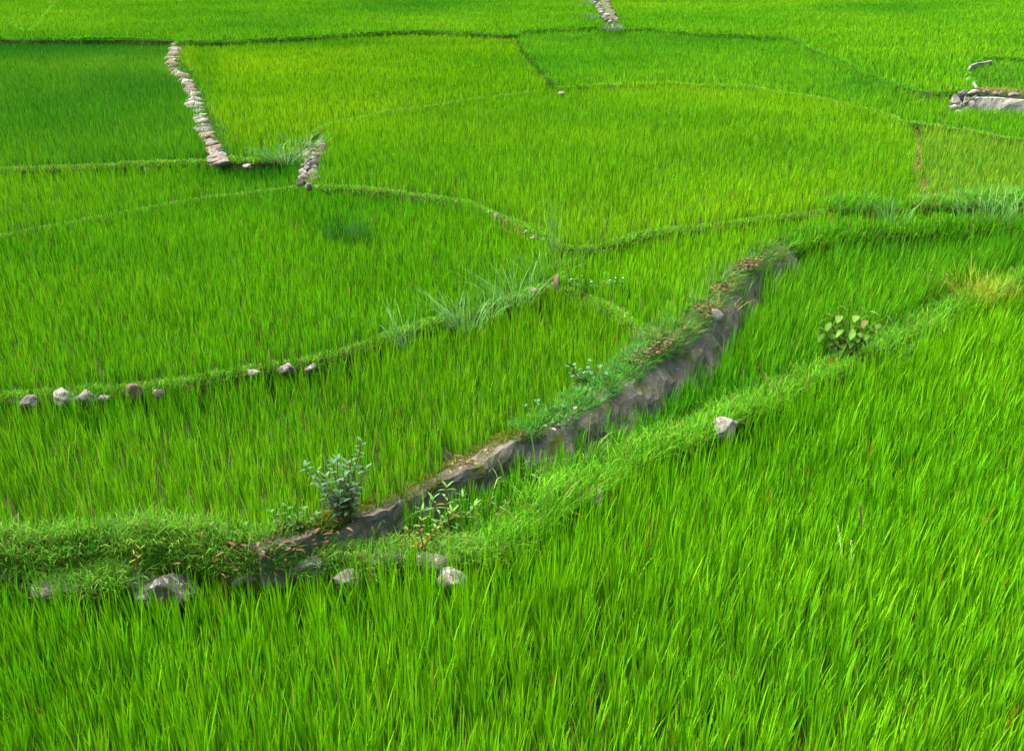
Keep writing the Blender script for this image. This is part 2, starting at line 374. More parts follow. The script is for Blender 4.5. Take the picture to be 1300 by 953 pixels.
# ------------------------------------------------------------------ banks: short pale grass along the terrace rims
def rim(c, label, base, per_m, h=.09, back=.26, front=.06, fall=.0, width=.005, x0=None, x1=None, segs=2, zoff=.0, spread=.6, name='bank_grass', every=1):
    P = np.array([(p.x, p.y, p.z) for p in c]); B = Blades(segs)
    px, py, dep = proj(P[:, 0], P[:, 1], P[:, 2])
    N = 0
    sd_ = float(len(label))
    for i in range(len(P) - 1):
        vary = 1 + 1.1 * noise.noise(Vector((P[i][0] * .9, P[i][1] * .9, sd_))) + .5 * noise.noise(Vector((P[i][0] * 3.1, P[i][1] * 3.1, sd_)))
        if px[i] < -160 or px[i] > 1460 or (x0 is not None and px[i] < x0) or (x1 is not None and px[i] > x1): continue
        a, b = P[i], P[i + 1]; L = np.linalg.norm(b - a); n = int(per_m * L * max(.25, vary) + rng.random())
        if n < 1: continue
        t = rng.random(n); nrm = np.array((-(b - a)[1], (b - a)[0])) / (L + 1e-6)   # into the terrace (curve runs left to right)
        o = rng.uniform(-front, back, n)
        pos = a[None, :] + (b - a)[None, :] * t[:, None]
        pos[:, :2] += nrm[None, :] * o[:, None]
        # in front of the rim the blades root on the bank's face
        pos[:, 2] += zoff + np.where(o < 0, -rng.uniform(0, 1, n) * fall - .0, .0) + .05 * np.exp(-((o - back * .4) / (back * .5)) ** 2)
        pos[:, :2] -= nrm[None, :] * (np.minimum(o, 0) * .8)[:, None]
        g = min(1.5, max(.6, .35 + .6 * vary))
        az = rng.uniform(0, 6.2832, n); sp = spread * rng.uniform(.2, 1.2, n)
        ln = np.stack([np.cos(az) * sp, np.sin(az) * sp], 1) - np.where(o < 0, .5, .0)[:, None] * nrm[None, :]
        hh = h * rng.uniform(.4, 1.3, n) * g
        C = np.array(base)[None, :] * np.clip(1 + .28 * rng.normal(0, 1, n), .35, 2)[:, None]
        C[:, 0] *= np.clip(1 + .25 * rng.normal(0, 1, n), .4, 2)
        q = rng.random(n) < .05; C[q] = np.array((.26, .20, .08))
        wd = width * rng.uniform(.6, 1.3, n) * (1 + max(dep[i] - 14, 0) * .05)
        B.add(pos, hh, wd, az + math.pi / 2 + rng.normal(0, .8, n), ln, rng.uniform(.1, .6, n), C); N += n
    o = B.build(name, M_grass); tag(o, label, 'grass', 'short grass on the paddy banks', 'stuff'); print(label[:30], N)
    return o
PG = (.125,.345,.020)
rim(cW, 'bright short grass on the near bank beside the boulder in the middle right', (.115,.36,.015), 3400, .09, .40, .03, .10, .007, x0=560, x1=960, spread=.7, segs=3)
rim(cW, 'bright short grass on the near bank to the right of the pale boulder', (.115,.36,.015), 2000, .09, .18, .03, .10, .007, x0=960, spread=.7, segs=3)
rim(cW, 'longer scattered blades standing in the short grass of the near bank', (.10,.33,.012), 900, .24, .40, .04, .08, .007, x0=600, spread=.6, segs=4)
rim(cW, 'dull feathery grass spilling over the lower left stone wall', (.125,.32,.03), 3600, .15, .45, .06, .12, .006, x1=600, spread=.9, segs=3)
rim(c2, 'feathery grass between the lower left paddy and its stone wall', (.115,.31,.025), 2400, .17, .22, .14, .25, .006, x1=400, spread=.8, segs=3)
rim(cC, 'thick fine blue green grass along the top of the concrete wall', (.060,.24,.03), 3600, .085, .34, .09, .10, .006, x0=640, x1=835, spread=.9, segs=3)
rim(cC, 'low mossy grass on the low end of the concrete wall', (.11,.17,.012), 4200, .035, .24, .05, .05, .006, x0=330, x1=645, spread=.8)
rim(c2r, 'bushy dry green grass along the upper end of the concrete wall', (.085,.21,.035), 3400, .13, .42, .10, .14, .006, x0=840, x1=1000, spread=1., segs=3)
rim(c2r, 'tall lush grass on the rim behind the dark strip of rice at the right', (.078,.32,.005), 2200, .30, .45, .12, .34, .009, x0=995, spread=.16, segs=3)
rim(c3, 'pale grass on the bank under the broad left paddy', PG, 1500, .085, .18, .02, .08, .007, x1=700, spread=.7)
rim(c3, 'weedy bank running down right of the brown stone', (.115,.33,.015), 1400, .09, .16, .06, .14, .007, x0=700, spread=.8)
rim(c4l, 'pale grass on the rim of the narrow left band', PG, 800, .07, .16, .02, .08, .008)
rim(c4c, 'pale grass on the curved rim of the central paddy', PG, 1000, .08, .17, .02, .08, .008, x1=1045)
rim(c4c, 'long green grass at the right end of the central rim', (.095,.34,.008), 1300, .22, .3, .04, .12, .009, x0=1045, spread=.25)
rim(c4s, 'rough grass on the short stone face left of the central paddy', (.12,.22,.05), 500, .12, .15, .1, .15)
rim(c4r, 'long grass on the rim of the pale right paddy', (.12,.35,.03), 1500, .24, .35, .06, .12, .009, spread=.5)
rim(c4rs, 'orange tinged grass on the left edge of the pale right paddy', (.16,.20,.03), 500, .10, .12, .12, .05, .008)
rim(cd_, 'pale grass on the rim of the dark green paddy', PG, 500, .07, .14, .02, .05, .009)
rim(c5, 'pale grass on the far rim behind the central paddy', PG, 600, .08, .16, .02, .05, .009)
rim(c5r, 'pale grass on the rim curving from the centre to the right edge', (.125,.37,.014), 600, .08, .16, .02, .08, .009)
rim(c6, 'dark grass hanging over the rim of the farthest paddies', (.062,.290,.005), 500, .12, .14, .04, .16, .010)
rim(c5s, 'dark grass right of the stone divider', (.04,.16,.012), 500, .14, .3, .0, .0, .009)  # grass coloured dark to paint the divider's shadow line
rim(c5rs, 'dark grass along the ditch between two upper paddies', (.022,.11,.006), 700, .14, .2, .1, .1, .010)
rim(cp, 'dry grass on top of the pale cement wall', (.22,.20,.06), 700, .10, .7, .0, .02, .008, zoff=.1)
rim(curve([(3,26),(35,43),(60,20),(76,-4)], 1.56, step=.5), 'low grass on the small rim at the top left corner', (.085,.33,.005), 180, .12, .2, .0, 0, .010)

# ------------------------------------------------------------------ stones
def rock_mesh(sx, sy, sz, seed, rough=.22, sub=3, flat=0.):
    bm = bmesh.new(); bmesh.ops.create_icosphere(bm, subdivisions=sub, radius=1)
    rr = random.Random(seed); planes = []
    for k in range(13):
        d = Vector((rr.gauss(0, 1), rr.gauss(0, 1), rr.gauss(0, 1))).normalized(); planes.append((d, rr.uniform(.55, .85)))
    o = Vector((seed * 3.7, seed * 1.3, 0))
    for v in bm.verts:
        p = v.co.copy()
        for d, r in planes:
            q = p.dot(d)
            if q > r: p -= d * (q - r) * .96
        p *= 1 + rough * noise.noise(p * 1.6 + o) + rough * .45 * noise.noise(p * 4.5 + o) + rough * .2 * noise.noise(p * 11 + o)
        v.co = Vector((p.x * sx, p.y * sy, p.z * sz))
    me = bpy.data.meshes.new('stone'); bm.to_mesh(me); bm.free()
    me.polygons.foreach_set('use_smooth', [True] * len(me.polygons))
    return me
def stone(px, py, z, wpx, hpx, mat, name='boulder', label=None, group=None, parent=None, cat='stone', sink=.3, seed=None, rz=None, depth=1., push=0.):
    """wpx, hpx: size the photo shows; (px, py) its middle"""
    p = at(px, py, z); k = ppm(p); p = p + Vector((p.x / p.y * push, push, push * .45)); sx = wpx / k / 2; sz = hpx / k / 2 * 1.15
    me = rock_mesh(sx, sx * .8 * depth, sz, seed if seed is not None else int(px * 7 + py), sub=4 if wpx > 28 else 3); me.materials.append(mat)
    o = bpy.data.objects.new(name, me); col.objects.link(o); o.location = p
    o.rotation_euler = (random.uniform(-.1, .1), random.uniform(-.15, .15), random.uniform(-.4, .4) if rz is None else rz)
    if parent is not None:
        o.parent = parent; o.location = p - parent.location
    else: tag(o, label, cat, group)
    return o

# near retaining wall of rubble stones, seen through the tall rice
wall = empty('stone_wall', cW[len(cW) // 3]); tag(wall, 'lichened rubble wall at lower left, half hidden behind the nearest rice', 'stone wall')
for (px, py, w_, h_, m) in ((-60,770,70,50,M_rock),(14,760,60,48,M_rock),(76,776,60,44,M_rock),(120,772,26,24,M_rock),(166,764,66,46,M_rockp),(236,738,64,50,M_rock),(214,774,60,48,M_rock),
        (316,758,44,40,M_rock),(388,750,60,44,M_rock),(440,762,34,30,M_rock),(488,742,52,40,M_rock),(556,742,58,40,M_rock),(578,762,40,34,M_rockp),(622,722,48,30,M_brown),(676,694,40,26,M_rock),
        (745,652,58,34,M_rock)):
    stone(px, py + 4, .25, w_ * 1.35, h_ * .95, m, 'stone', parent=wall, depth=.9, push=.20)
stone(917,552,.38,48,34,M_rockp,push=.1,label='pale lichened boulder in the near bank, at the edge of the tall rice')
# boulders on the bank under the broad left paddy
for px, py, w_, h_, m, lab in ((35,513,26,16,M_rockp,'low pale stone on the left bank, leftmost of its row'),
        (80,505,26,20,M_rockp,'rounded white lichened boulder on the left bank'),
        (110,507,30,20,M_rock,'rough grey boulder right of the rounded white one'),
        (133,507,14,8,M_rockp,'small pale stone just right of the rough grey boulder'),
        (173,498,22,20,M_brown,'brownish upright boulder alone on the left bank'),
        (201,502,14,15,M_rock,'small grey stone right of the brownish boulder on the bank'),
        (321,475,16,10,M_rockp,'small white stone on the left bank before the flat one'),
        (364,470,24,13,M_rock,'flat grey stone showing on the left bank'),
        (396,470,18,12,M_rock,'half buried grey stone at the right end of the left bank'),
        (706,367,15,24,M_brown,'upright reddish brown stone where the banks meet'),
        (676,374,17,13,M_brown,'low brown stone left of the upright reddish one'),
        (781,108,14,5,M_rockp,'pale flat stone on the rim at the top of the central paddy'),
        (712,119,11,5,M_rockp,'small grey stone at the foot of the dark ditch'),
        (314,211,12,5,M_rockp,'small pale stone right of the foot of the stone divider'),
        (187,216,10,6,M_rock,'little grey stone on the rim under the dark paddy'),
        (140,228,6,6,M_rock,'tiny dark stone in the left band of rice'),
        (203,11-6,12,7,M_rock,'grey stone on the rim at the very top left'),
        (139,282,8,4,M_rock,'tiny stone on the rim of the left band'),
        (1154,156,10,7,M_rock,'grey stone at the top corner of the pale right paddy'),
        (910,402,18,14,M_rockp,'pale stone set in the upper end of the concrete wall')):
    zz = {'35':1}
    z_ = .90 if py > 460 else (.90 if 365 < py < 376 and px < 720 else (1.27 if py < 130 and px > 700 and px < 800 else (1.55 if py < 20 else (1.2 if px > 1100 else (.88 if px == 910 else (1.21 if px == 314 else 1.1 if px == 187 else 1.01))))))
    if px == 203: px, py = 66, 5
    stone(px, py - (2 if py > 360 else 0), z_ + (.02 if py > 360 else 0), w_ * 1.15, h_ * (1.15 if py > 360 else 1), m, label=lab, push=0, group='loose stones on the paddy banks')
# rim stones at 606-690, 262-305
rw = empty('stone_edging', at(610, 264, 1.12)); tag(rw, 'short row of pinkish grey stones in the rim below the central paddy', 'stone edging')
for k, (px, py, w_, h_) in enumerate(((610,264,14,9),(622,270,15,9),(633,275,14,10),(645,281,12,9),(656,287,10,7),(668,296,12,6),(678,302,12,6),(690,304,9,5))):
    stone(px, py, 1.11, w_, h_, M_rock if k in (0, 2) else M_rockp, 'stone', parent=rw)
# stony face left of the central paddy
sf = empty('stone_wall', at(392, 212, 1.05)); tag(sf, 'crumbling stony face with grass at the left end of the central paddy', 'stone wall')
for k in range(44):
    t = (k + .5) / 44; px = 402 - 8 * t + random.uniform(-13, 10); py = 182 + 54 * t + random.uniform(-4, 4)
    stone(px, py, 1.20 - .1 * random.random(), random.uniform(9, 17), random.uniform(8, 14), random.choice((M_rock, M_rockp, M_rock, M_brown)), 'stone', parent=sf)
# dividing wall of stacked stones
dv = empty('stone_divider', at(250, 130, 1.2)); tag(dv, 'narrow wall of stacked pinkish stones between the dark and the light upper paddies', 'stone wall')
path = [(228,58),(219,72),(222,90),(238,106),(246,122),(252,145),(262,168),(272,190),(282,207)]
tot = 40
for k in range(tot):
    t = k / (tot - 1) * (len(path) - 1); i = min(int(t), len(path) - 2); f_ = t - i
    px = path[i][0] * (1 - f_) + path[i + 1][0] * f_; py = path[i][1] * (1 - f_) + path[i + 1][1] * f_
    w_ = 18 + 7 * k / tot
    stone(px + random.uniform(-1.5, 1.5), py, 1.28, w_ * random.uniform(.9, 1.3), random.uniform(9, 13), random.choice((M_rockp, M_rock, M_rock, M_brown)), 'stone', parent=dv, depth=1.3)
    if k % 2 == 0: stone(px - w_ * random.uniform(-.1, .3), py + 3, 1.16, w_ * 1.1, 13, random.choice((M_rock, M_brown)), 'stone', parent=dv, depth=1.3)
# boulder corner and pale cement wall at the right
bc = empty('boulder_pile', at(1225, 135, 1.25)); tag(bc, 'pile of dark weathered boulders at the left end of the pale cement wall', 'boulder pile')
for (px, py, w_, h_) in ((1213,128,18,13),(1212,138,17,12),(1222,121,15,11),(1229,130,16,15),(1228,140,14,11),(1236,136,17,14),(1238,127,14,13),(1221,135,10,10),(1219,143,12,8)):
    stone(px, py, 1.52 - (py - 128) * .012, w_, h_, M_rock, 'stone', parent=bc)
for px, py, w_, h_, m, lab in ((1237,117,19,7,M_rockp,'flat pale slab lying on the boulder pile'),(1252,117,12,7,M_rock,'dark stone on the rim right of the flat pale slab'),
        (1264,119,10,6,M_rock,'grey stone on the rim left of the bright white one'),(1271,120,7,7,M_rockp,'small bright white stone on the rim above the cement wall'),(1288,120,15,6,M_rock,'low grey stone on the rim at the right edge')):
    stone(px, py, 1.64, w_, h_, m, label=lab, group='stones on the rim by the cement wall')

def ribbon_wall(name, c, zb, thick, mat, parent=None, lump=.02, rows=6, top_extra=0.02, slope=.06, taper=-99):
    """a wall following a curve: face, top and back, slightly uneven"""
    n = len(c); V = []; K = rows + 3
    for i, p in enumerate(c):
        a = c[max(i - 1, 0)]; b = c[min(i + 1, n - 1)]; t = (b - a).normalized(); nr = Vector((-t.y, t.x, 0))
        zt = p.z + top_extra
        for r in range(rows + 1):
            f_ = r / rows; z = zb + (zt - zb) * f_
            q = Vector((p.x, p.y, z)) - nr * (.03 + slope * min(1, max(.12, (i - taper) / 40)) * (1 - f_))
            q -= nr * lump * 2 * noise.noise(Vector((q.x * 3, q.y * 3, z * 4)))
            q.z += (lump * noise.noise(Vector((q.x * 2, q.y * 2, 4))) + .035 * noise.noise(Vector((q.x * 9, q.y * 9, 4)))) * f_; q += nr * .03 * noise.noise(Vector((q.x * 11, q.y * 11, z * 14)))
            V.append(q)
        V.append(Vector((p.x, p.y, zt + lump * noise.noise(Vector((p.x * 2, p.y * 2, 8))))) + nr * thick * .5)
        V.append(Vector((p.x, p.y, zt - .12)) + nr * thick)
    Fc = []
    for i in range(n - 1):
        for r in range(K - 1): Fc.append((i * K + r, (i + 1) * K + r, (i + 1) * K + r + 1, i * K + r + 1))
    Fc.append(tuple(range(K - 1, -1, -1))); Fc.append(tuple((n - 1) * K + r for r in range(K)))
    return mesh_obj(name, V, Fc, mat, parent, smooth=False)
cw = ribbon_wall('retaining_wall', curve(CWPX, 0, seed=2, jit=.03, step=.08), .30, .26, M_conc, lump=.045, slope=.36, rows=9, taper=14)
tag(cw, 'curving stained grey concrete retaining wall between the dark strip and the paddies behind', 'retaining wall')
pw = ribbon_wall('cement_wall', curve([(1238,125),(1262,126),(1300,128),(1560,141)], 1.62, step=.1, jit=.02), .9, .3, M_plas, lump=.03)
tag(pw, 'pale cement faced wall at the right edge of the picture', 'retaining wall')
kb = ribbon_wall('cement_kerb', curve([(1262,78),(1240,82),(1232,89),(1234,100),(1244,113)], 1.57, step=.2, jit=.02), 1.3, -.18, M_plas, lump=.02)
tag(kb, 'low curved cement kerb around the small sunken patch of rice', 'kerb')

# path / channel at the very top
pa, pb = at(762, -6, 1.5), at(780, 36, 1.5)
pth = curve([(757,-34),(764,-10),(770,6),(775,18),(779,28.5)], 1.72, step=.5, jit=.1)
pv = []
for i, p in enumerate(pth):
    hw = .34 + .16 * noise.noise(Vector((p.y * .7, 3, 1))); zt = 1.5 + .22 * min(1, (len(pth) - 1 - i) / 8) ** .5; pv += [(p.x - hw, p.y, 1.5), (p.x - hw * .6, p.y, zt), (p.x + hw * .6, p.y, zt), (p.x + hw, p.y, 1.5)]
po = mesh_obj('dirt_path', pv, [(4 * i + r, 4 * i + r + 1, 4 * i + r + 5, 4 * i + r + 4) for i in range(len(pth) - 1) for r in (0, 1, 2)], M_pathr); tag(po, kind='structure')
pe = empty('path_stones', at(770, 10, 1.5)); tag(pe, 'rough stones edging the dirt path at the top of the picture', 'stone edging')
for k in range(13):
    t = k / 12; stone(748 + 26 * t + random.uniform(-3, 3), -8 + 36 * t, 1.76, random.uniform(7, 11), random.uniform(4, 6), random.choice((M_rockp, M_rock)), 'stone', parent=pe)

for k, (px, py, w_, h_) in enumerate(((775,27,8,5),(782,27,8,5),(778,25,8,4),(784,24,7,4),(781,17,6,4),(776,9,6,3),(772,1,6,3))):
    stone(px, py + 1, 1.68 if k < 4 else 1.74, w_, h_, random.choice((M_rock, M_brown)), 'stone', parent=pe)

# ------------------------------------------------------------------ plants
def tuft(px, py, z, n, L, label, base=(.13,.26,.10), width=.008, spread=.7, droop=.45, r=.12, group=None, lean=(0,0), name='grass_tuft', segs=6, cat='grass tuft', mat=None, dv_=.3):
    p = at(px, py, z); B = Blades(segs)
    a = rng.uniform(0, 6.2832, n); rr = r * np.sqrt(rng.random(n))
    pos = np.stack([p.x + np.cos(a) * rr, p.y + np.sin(a) * rr, np.full(n, z - .01)], 1)
    sp = spread * rng.uniform(.15, 1.2, n)
    az = a + rng.normal(0, .5, n)
    ln = np.stack([np.cos(az) * sp + lean[0], np.sin(az) * sp + lean[1]], 1)
    C = np.array(base)[None, :] * np.clip(1 + dv_ * rng.normal(0, 1, n), .4, 2)[:, None]
    C[:, 0] *= rng.uniform(.7, 1.3, n)
    B.add(pos, L * rng.uniform(.45, 1.1, n), width * rng.uniform(.6, 1.3, n), az + math.pi / 2 + rng.normal(0, .4, n), ln, rng.uniform(.1, 1, n) * droop * 1.3, C)
    o = B.build(name, mat or M_grass)
    me = o.data; co = np.empty(len(me.vertices) * 3, np.float32); me.vertices.foreach_get('co', co); co = co.reshape(-1, 3) - np.array(p, np.float32); me.vertices.foreach_set('co', co.ravel()); me.update()
    o.location = p
    return tag(o, label, cat, group)
TG = 'tufts of long grass on the banks'
BL = (.105,.27,.065)
tuft(512,440,.92,39,.62,'pale arching grass tuft, leftmost of those on the central bank',BL,.007,.8,.5,.12,TG,(-.15,0))
tuft(590,418,.92,71,.55,'dense pale grass tuft on the central bank left of the low brown stone',BL,.008,.9,.5,.2,TG,(-.2,0))
tuft(622,402,.92,39,.42,'short pale grass tuft between two taller ones on the central bank',BL,.007,.9,.4,.15,TG)
tuft(652,385,.93,84,.65,'wide spiky pale tuft just left of the low brown stone',BL,.007,1.0,.35,.25,TG,(-.1,0))
tuft(690,350,.92,58,.45,'soft pale tuft behind the upright reddish stone',(.14,.28,.08),.007,.8,.4,.3,TG)
tuft(705,318,1.12,16,.85,'single tall thin reed like tuft at the corner of the central paddy',BL,.010,.35,.2,.05,TG)
tuft(722,345,.92,104,.28,'low bushy tuft right of the tall thin one',(.14,.29,.05),.007,1.,.5,.45,TG)
tuft(440,316,.87,300,.50,'dark green rush clump standing in the broad left paddy',(.022,.12,.012),.010,.45,.2,.30,None,name='rush_clump',cat='rush clump')
tuft(362,205,1.2,220,.45,'bushy pale tuft on the rim left of the crumbling stony face',BL,.010,1.,.5,.45,TG)
tuft(385,188,1.2,104,.40,'bushy tuft hanging over the top of the crumbling stony face',(.09,.24,.05),.010,1.,.5,.35,TG)
tuft(1076,285,.92,58,.75,'tall pale blue green tuft behind the dark strip',(.085,.25,.05),.010,.6,.4,.25,TG)
tuft(1130,280,1.1,58,.45,'medium pale tuft on the rim right of the tall blue green one',(.09,.26,.05),.009,.7,.4,.35,TG)
tuft(1250,276,1.14,97,.55,'broad pale arching tuft near the right edge',(.10,.27,.06),.009,.9,.5,.5,TG)
tuft(1292,274,1.14,58,.5,'pale tuft at the right edge of the picture',(.10,.27,.055),.009,.9,.5,.3,TG)
tuft(1236,384,.45,170,.60,'yellow orange dry tuft at the corner of the tall near rice',(.24,.29,.02),.007,.9,.4,.30,TG,mat=M_grass)
tuft(1268,378,.38,150,.35,'yellow green dry tuft right of the orange one',(.25,.30,.03),.007,.9,.4,.30,TG)
tuft(1185,385,.38,39,.55,'reddish brown thin weed clump left of the dry yellow tuft',(.20,.14,.06),.005,.7,.3,.25,TG)
tuft(1150,420,.38,78,.32,'wiry pale tuft right of the broad leaved plant',(.13,.28,.05),.006,1.1,.5,.45,TG)
tuft(1110,450,.38,104,.24,'wiry grass mat under the broad leaved plant',(.10,.27,.04),.006,1.2,.5,.45,TG)
tuft(540,645,.33,39,.5,'arching blades against the low end of the concrete wall',(.13,.27,.05),.010,.9,.7,.09,TG)
tuft(470,690,.33,50,.5,'loose arching blades in front of the low end of the wall',(.13,.27,.06),.010,1.,.8,.09,TG)
tuft(640,625,.33,50,.62,'drooping yellow green seed grass at the head of the strip',(.22,.32,.08),.011,.8,.9,.09,TG,(-.3,0))
tuft(690,610,.33,34,.62,'tall drooping pale blades in the middle of the strip',(.20,.32,.09),.011,.8,.9,.09,TG)
tuft(745,590,.33,45,.5,'drooping blades in the strip below the fine wall grass',(.16,.3,.06),.011,.7,.8,.09,TG)
tuft(600,690,.38,260,.20,'fluffy fine grass heap at the head of the dark strip',(.11,.24,.03),.006,1.2,.6,.5,TG)
tuft(500,705,.38,200,.18,'fluffy low grass on the wall top below the leafy shrub',(.12,.25,.035),.006,1.2,.6,.5,TG)
tuft(345,655,.66,30,.12,'small weed clump left of the leafy shrub',(.06,.2,.04),.02,1.2,.4,.2,TG)
tuft(590,590,.66,45,.12,'rusty low tuft on the top of the concrete wall',(.22,.14,.06),.006,1.2,.4,.15,TG)
tuft(655,288,1.12,52,.14,'orange dry tuft on the rim above the stone row',(.30,.15,.04),.007,1.,.4,.35,TG)
tuft(672,296,1.12,39,.12,'rusty dry tuft at the end of the stone row',(.28,.18,.04),.007,1.,.4,.3,TG)
tuft(1072,745,.0,9,.62,'bent pale green grass blades standing out of the near rice',(.20,.36,.12),.016,.8,.9,.05,None,name='bent_grass',cat='grass tuft')
tuft(905,392,.92,78,.16,'brownish dry tuft on the upper concrete wall',(.22,.16,.07),.006,1.,.4,.3,TG)
tuft(752,24,1.7,39,.35,'grey green bush beside the dirt path at the top',(.12,.2,.12),.03,.7,.4,.5,None,name='low_bush',cat='bush')
tuft(778,39,1.5,110,.35,'grey green bush at the foot of the dirt path',(.13,.2,.13),.03,.8,.4,.45,None,name='low_bush',cat='bush')
tuft(745,6,1.7,50,.3,'grey green bush at the top edge left of the dirt path',(.11,.2,.11),.03,.8,.4,.5,None,name='low_bush',cat='bush')
tuft(15,38,1.5,78,.32,'darker bushy grass clump in the top left corner',(.06,.2,.04),.02,.7,.4,.9,TG)

# a seed head on a stalk in the near rice
p = at(1092, 735, .0); sh = empty('seed_head_stalk', p); tag(sh, 'single brown grass seed head rising above the near rice', 'grass stalk')
V = []; Fc = []
for i in range(9):
    t = i / 8; z = .62 * t
    for k in range(4):
        a = k * math.pi / 2; r_ = .003; V.append((-.05 * t * t + r_ * math.cos(a), r_ * math.sin(a), z))
for i in range(8):
    for k in range(4): Fc.append((i * 4 + k, i * 4 + (k + 1) % 4, (i + 1) * 4 + (k + 1) % 4, (i + 1) * 4 + k))
st = mesh_obj('stalk', V, Fc, M_stem, sh)
B = Blades(2); n = 60; t = rng.uniform(.72, 1.05, n); a = rng.uniform(0, 6.28, n)
B.add(np.stack([-.05 * t * t, np.zeros(n), .62 * t], 1), np.full(n, .045), np.full(n, .006), a, np.stack([np.cos(a), np.sin(a)], 1) * .35, np.zeros(n), np.tile(np.array((.20, .19, .08)), (n, 1)))
B.build('seed_head', M_grass, sh)

def leafset(name, items, mat, parent, cup=.2):
    """items: (pos, dir, up, length, width, colour): ovate leaves folded on the midrib and drooping"""
    V = []; Fc = []; C = []
    prof = ((0, .0), (.12, .55), (.3, .95), (.5, 1.), (.7, .78), (.88, .4), (1, 0))
    for pos, d, up, L, W, c in items:
        d = d.normalized(); s = d.cross(up).normalized(); u = s.cross(d).normalized(); b = len(V)
        for t, w_ in prof:
            m_ = pos + d * (L * t) - u * (L * .28 * t * t)
            for sgn in (-1, 0, 1):
                V.append(m_ + s * (W * .5 * w_ * sgn) + u * (abs(sgn) * W * cup * w_)); C.append(tuple(k * (1.12 if sgn == 0 else 1) for k in c) + (1,))
        for i in range(len(prof) - 1):
            for j in (0, 1): q = b + i * 3 + j; Fc.append((q, q + 1, q + 4, q + 3))
    o = mesh_obj(name, V, Fc, mat, parent, smooth=True)
    a = o.data.color_attributes.new('Col', 'FLOAT_COLOR', 'POINT'); a.data.foreach_set('color', np.array(C, np.float32).ravel())
    return o
def stem(name, pts, r0, r1, mat, parent):
    V = []; Fc = []; n = len(pts)
    for i, p in enumerate(pts):
        r_ = r0 + (r1 - r0) * i / (n - 1)
        for k in range(6): V.append(p + Vector((math.cos(k * 1.047) * r_, math.sin(k * 1.047) * r_, 0)))
    for i in range(n - 1):
        for k in range(6): Fc.append((i * 6 + k, i * 6 + (k + 1) % 6, (i + 1) * 6 + (k + 1) % 6, (i + 1) * 6 + k))
    return mesh_obj(name, V, Fc, mat, parent, smooth=True)
def plant(px, py, z, stems, label, name, cat, base, L, W, gap, pairs_from=.15, red=0, cup=.15, droopdir=0., group=None, top=None, per=2, petiole=0.):
    p = at(px, py, z); root = empty(name, p); tag(root, label, cat, group); items = []
    for (dx, dy, H) in stems:
        pts = [Vector((dx * (.12 + .88 * t) * 1., dy * t, H * t)) + Vector((.012 * math.sin(t * 7 + dx * 9), 0, 0)) for t in [i / 10 for i in range(11)]]
        stem('stem', pts, .006 + H * .004, .003, M_stem, root)
        k = 0; s = pairs_from * H; a0 = random.uniform(0, 6)
        while s < H:
            t = s / H; q = pts[min(int(t * 10), 10)].lerp(pts[min(int(t * 10) + 1, 10)], t * 10 % 1)
            for m_ in range(per):
                a = a0 + k * 1.57 + m_ * 2 * math.pi / per + random.uniform(-.4, .4)
                d = Vector((math.cos(a), math.sin(a), random.uniform(.1, .6) - droopdir)); sc = random.uniform(.75, 1.1) * (1 - .35 * t)
                v = random.uniform(.65, 1.3); c = tuple(x * v for x in base)
                if random.random() < red: c = (.20 * v, .12 * v, .03)
                pp = q + d.normalized() * petiole
                items.append((pp, d, Vector((0, 0, 1)), L * sc, W * sc, c))
            k += 1; s += gap
        for m_ in range(3):
            a = random.uniform(0, 6.28); items.append((pts[-1], Vector((math.cos(a) * .6, math.sin(a) * .6, .8)), Vector((math.cos(a + 3.14), math.sin(a + 3.14), .5)), L * .6, W * .6, tuple(x * 1.3 for x in base)))
    leafset('foliage', items, M_broad, root, cup)
    return root
plant(440,655,.67,[(-.30,0,.42),(-.22,.05,.36),(-.14,-.03,.34),(-.06,.04,.46),(.0,-.05,.36),(.05,0,.50),(.12,.06,.60),(.16,-.05,.42),(-.1,.1,.40),(.0,.1,.40),(-.18,-.1,.28),(.1,-.12,.3)],
      'leafy blue green shrub with red stems on the low end of the concrete wall','leafy_shrub','shrub',(.075,.165,.075),.105,.045,.05,.12)
# broad leaved plant on the near bank
p = at(1078, 456, .40); root = empty('broad_leaved_plant', p); tag(root, 'broad drooping leaved plant with reddish edges on the near bank', 'plant'); items = []
for (dx, dy, H) in ((-.16,0,.62),(.20,.03,.54),(.02,-.05,.40),(.38,0,.50),(-.38,0,.36),(.1,.12,.58),(-.28,.08,.5)):
    pts = [Vector((dx * t, dy * t, H * t)) for t in [i / 6 for i in range(7)]]
    stem('stem', pts, .009, .004, M_stem, root)
    for m_ in range(9):
        a = m_ * .628 * 1.62 * 2 + random.uniform(-.3, .3); t = 1 - .09 * m_
        d = Vector((math.cos(a), math.sin(a) - .25, -.15 - .6 * random.random())); v = random.uniform(.5, 1.25)
        c = (.11 * v, .25 * v, .03 * v) if not (dx > .1 and random.random() < .35) else (.13 * v, .12 * v, .03)
        if m_ == 8 and dx == .18: c = (.35, .20, .03)
        items.append((pts[-1] * t + Vector((0, 0, .02)), d, Vector((0, 0, 1)), .150 * random.uniform(.7, 1.15), .085 * random.uniform(.8, 1.1), c))
leafset('foliage', items, M_broad, root, .12)
yl = at(1052, 468, .5); root = empty('yellowed_leaf', yl); tag(root, 'single orange yellow leaf hanging below the broad leaved plant', 'leaf')
leafset('leaf_blade', [(Vector((0, -.05, .16)), Vector((-.1, -.3, -1)), Vector((.5, -1, .2)), .11, .055, (.36, .20, .02))], M_dead, root)
stem('leaf_stalk', [Vector((0, 0, 0)), Vector((0, -.03, .10)), Vector((0, -.05, .16))], .004, .003, M_stem, root)
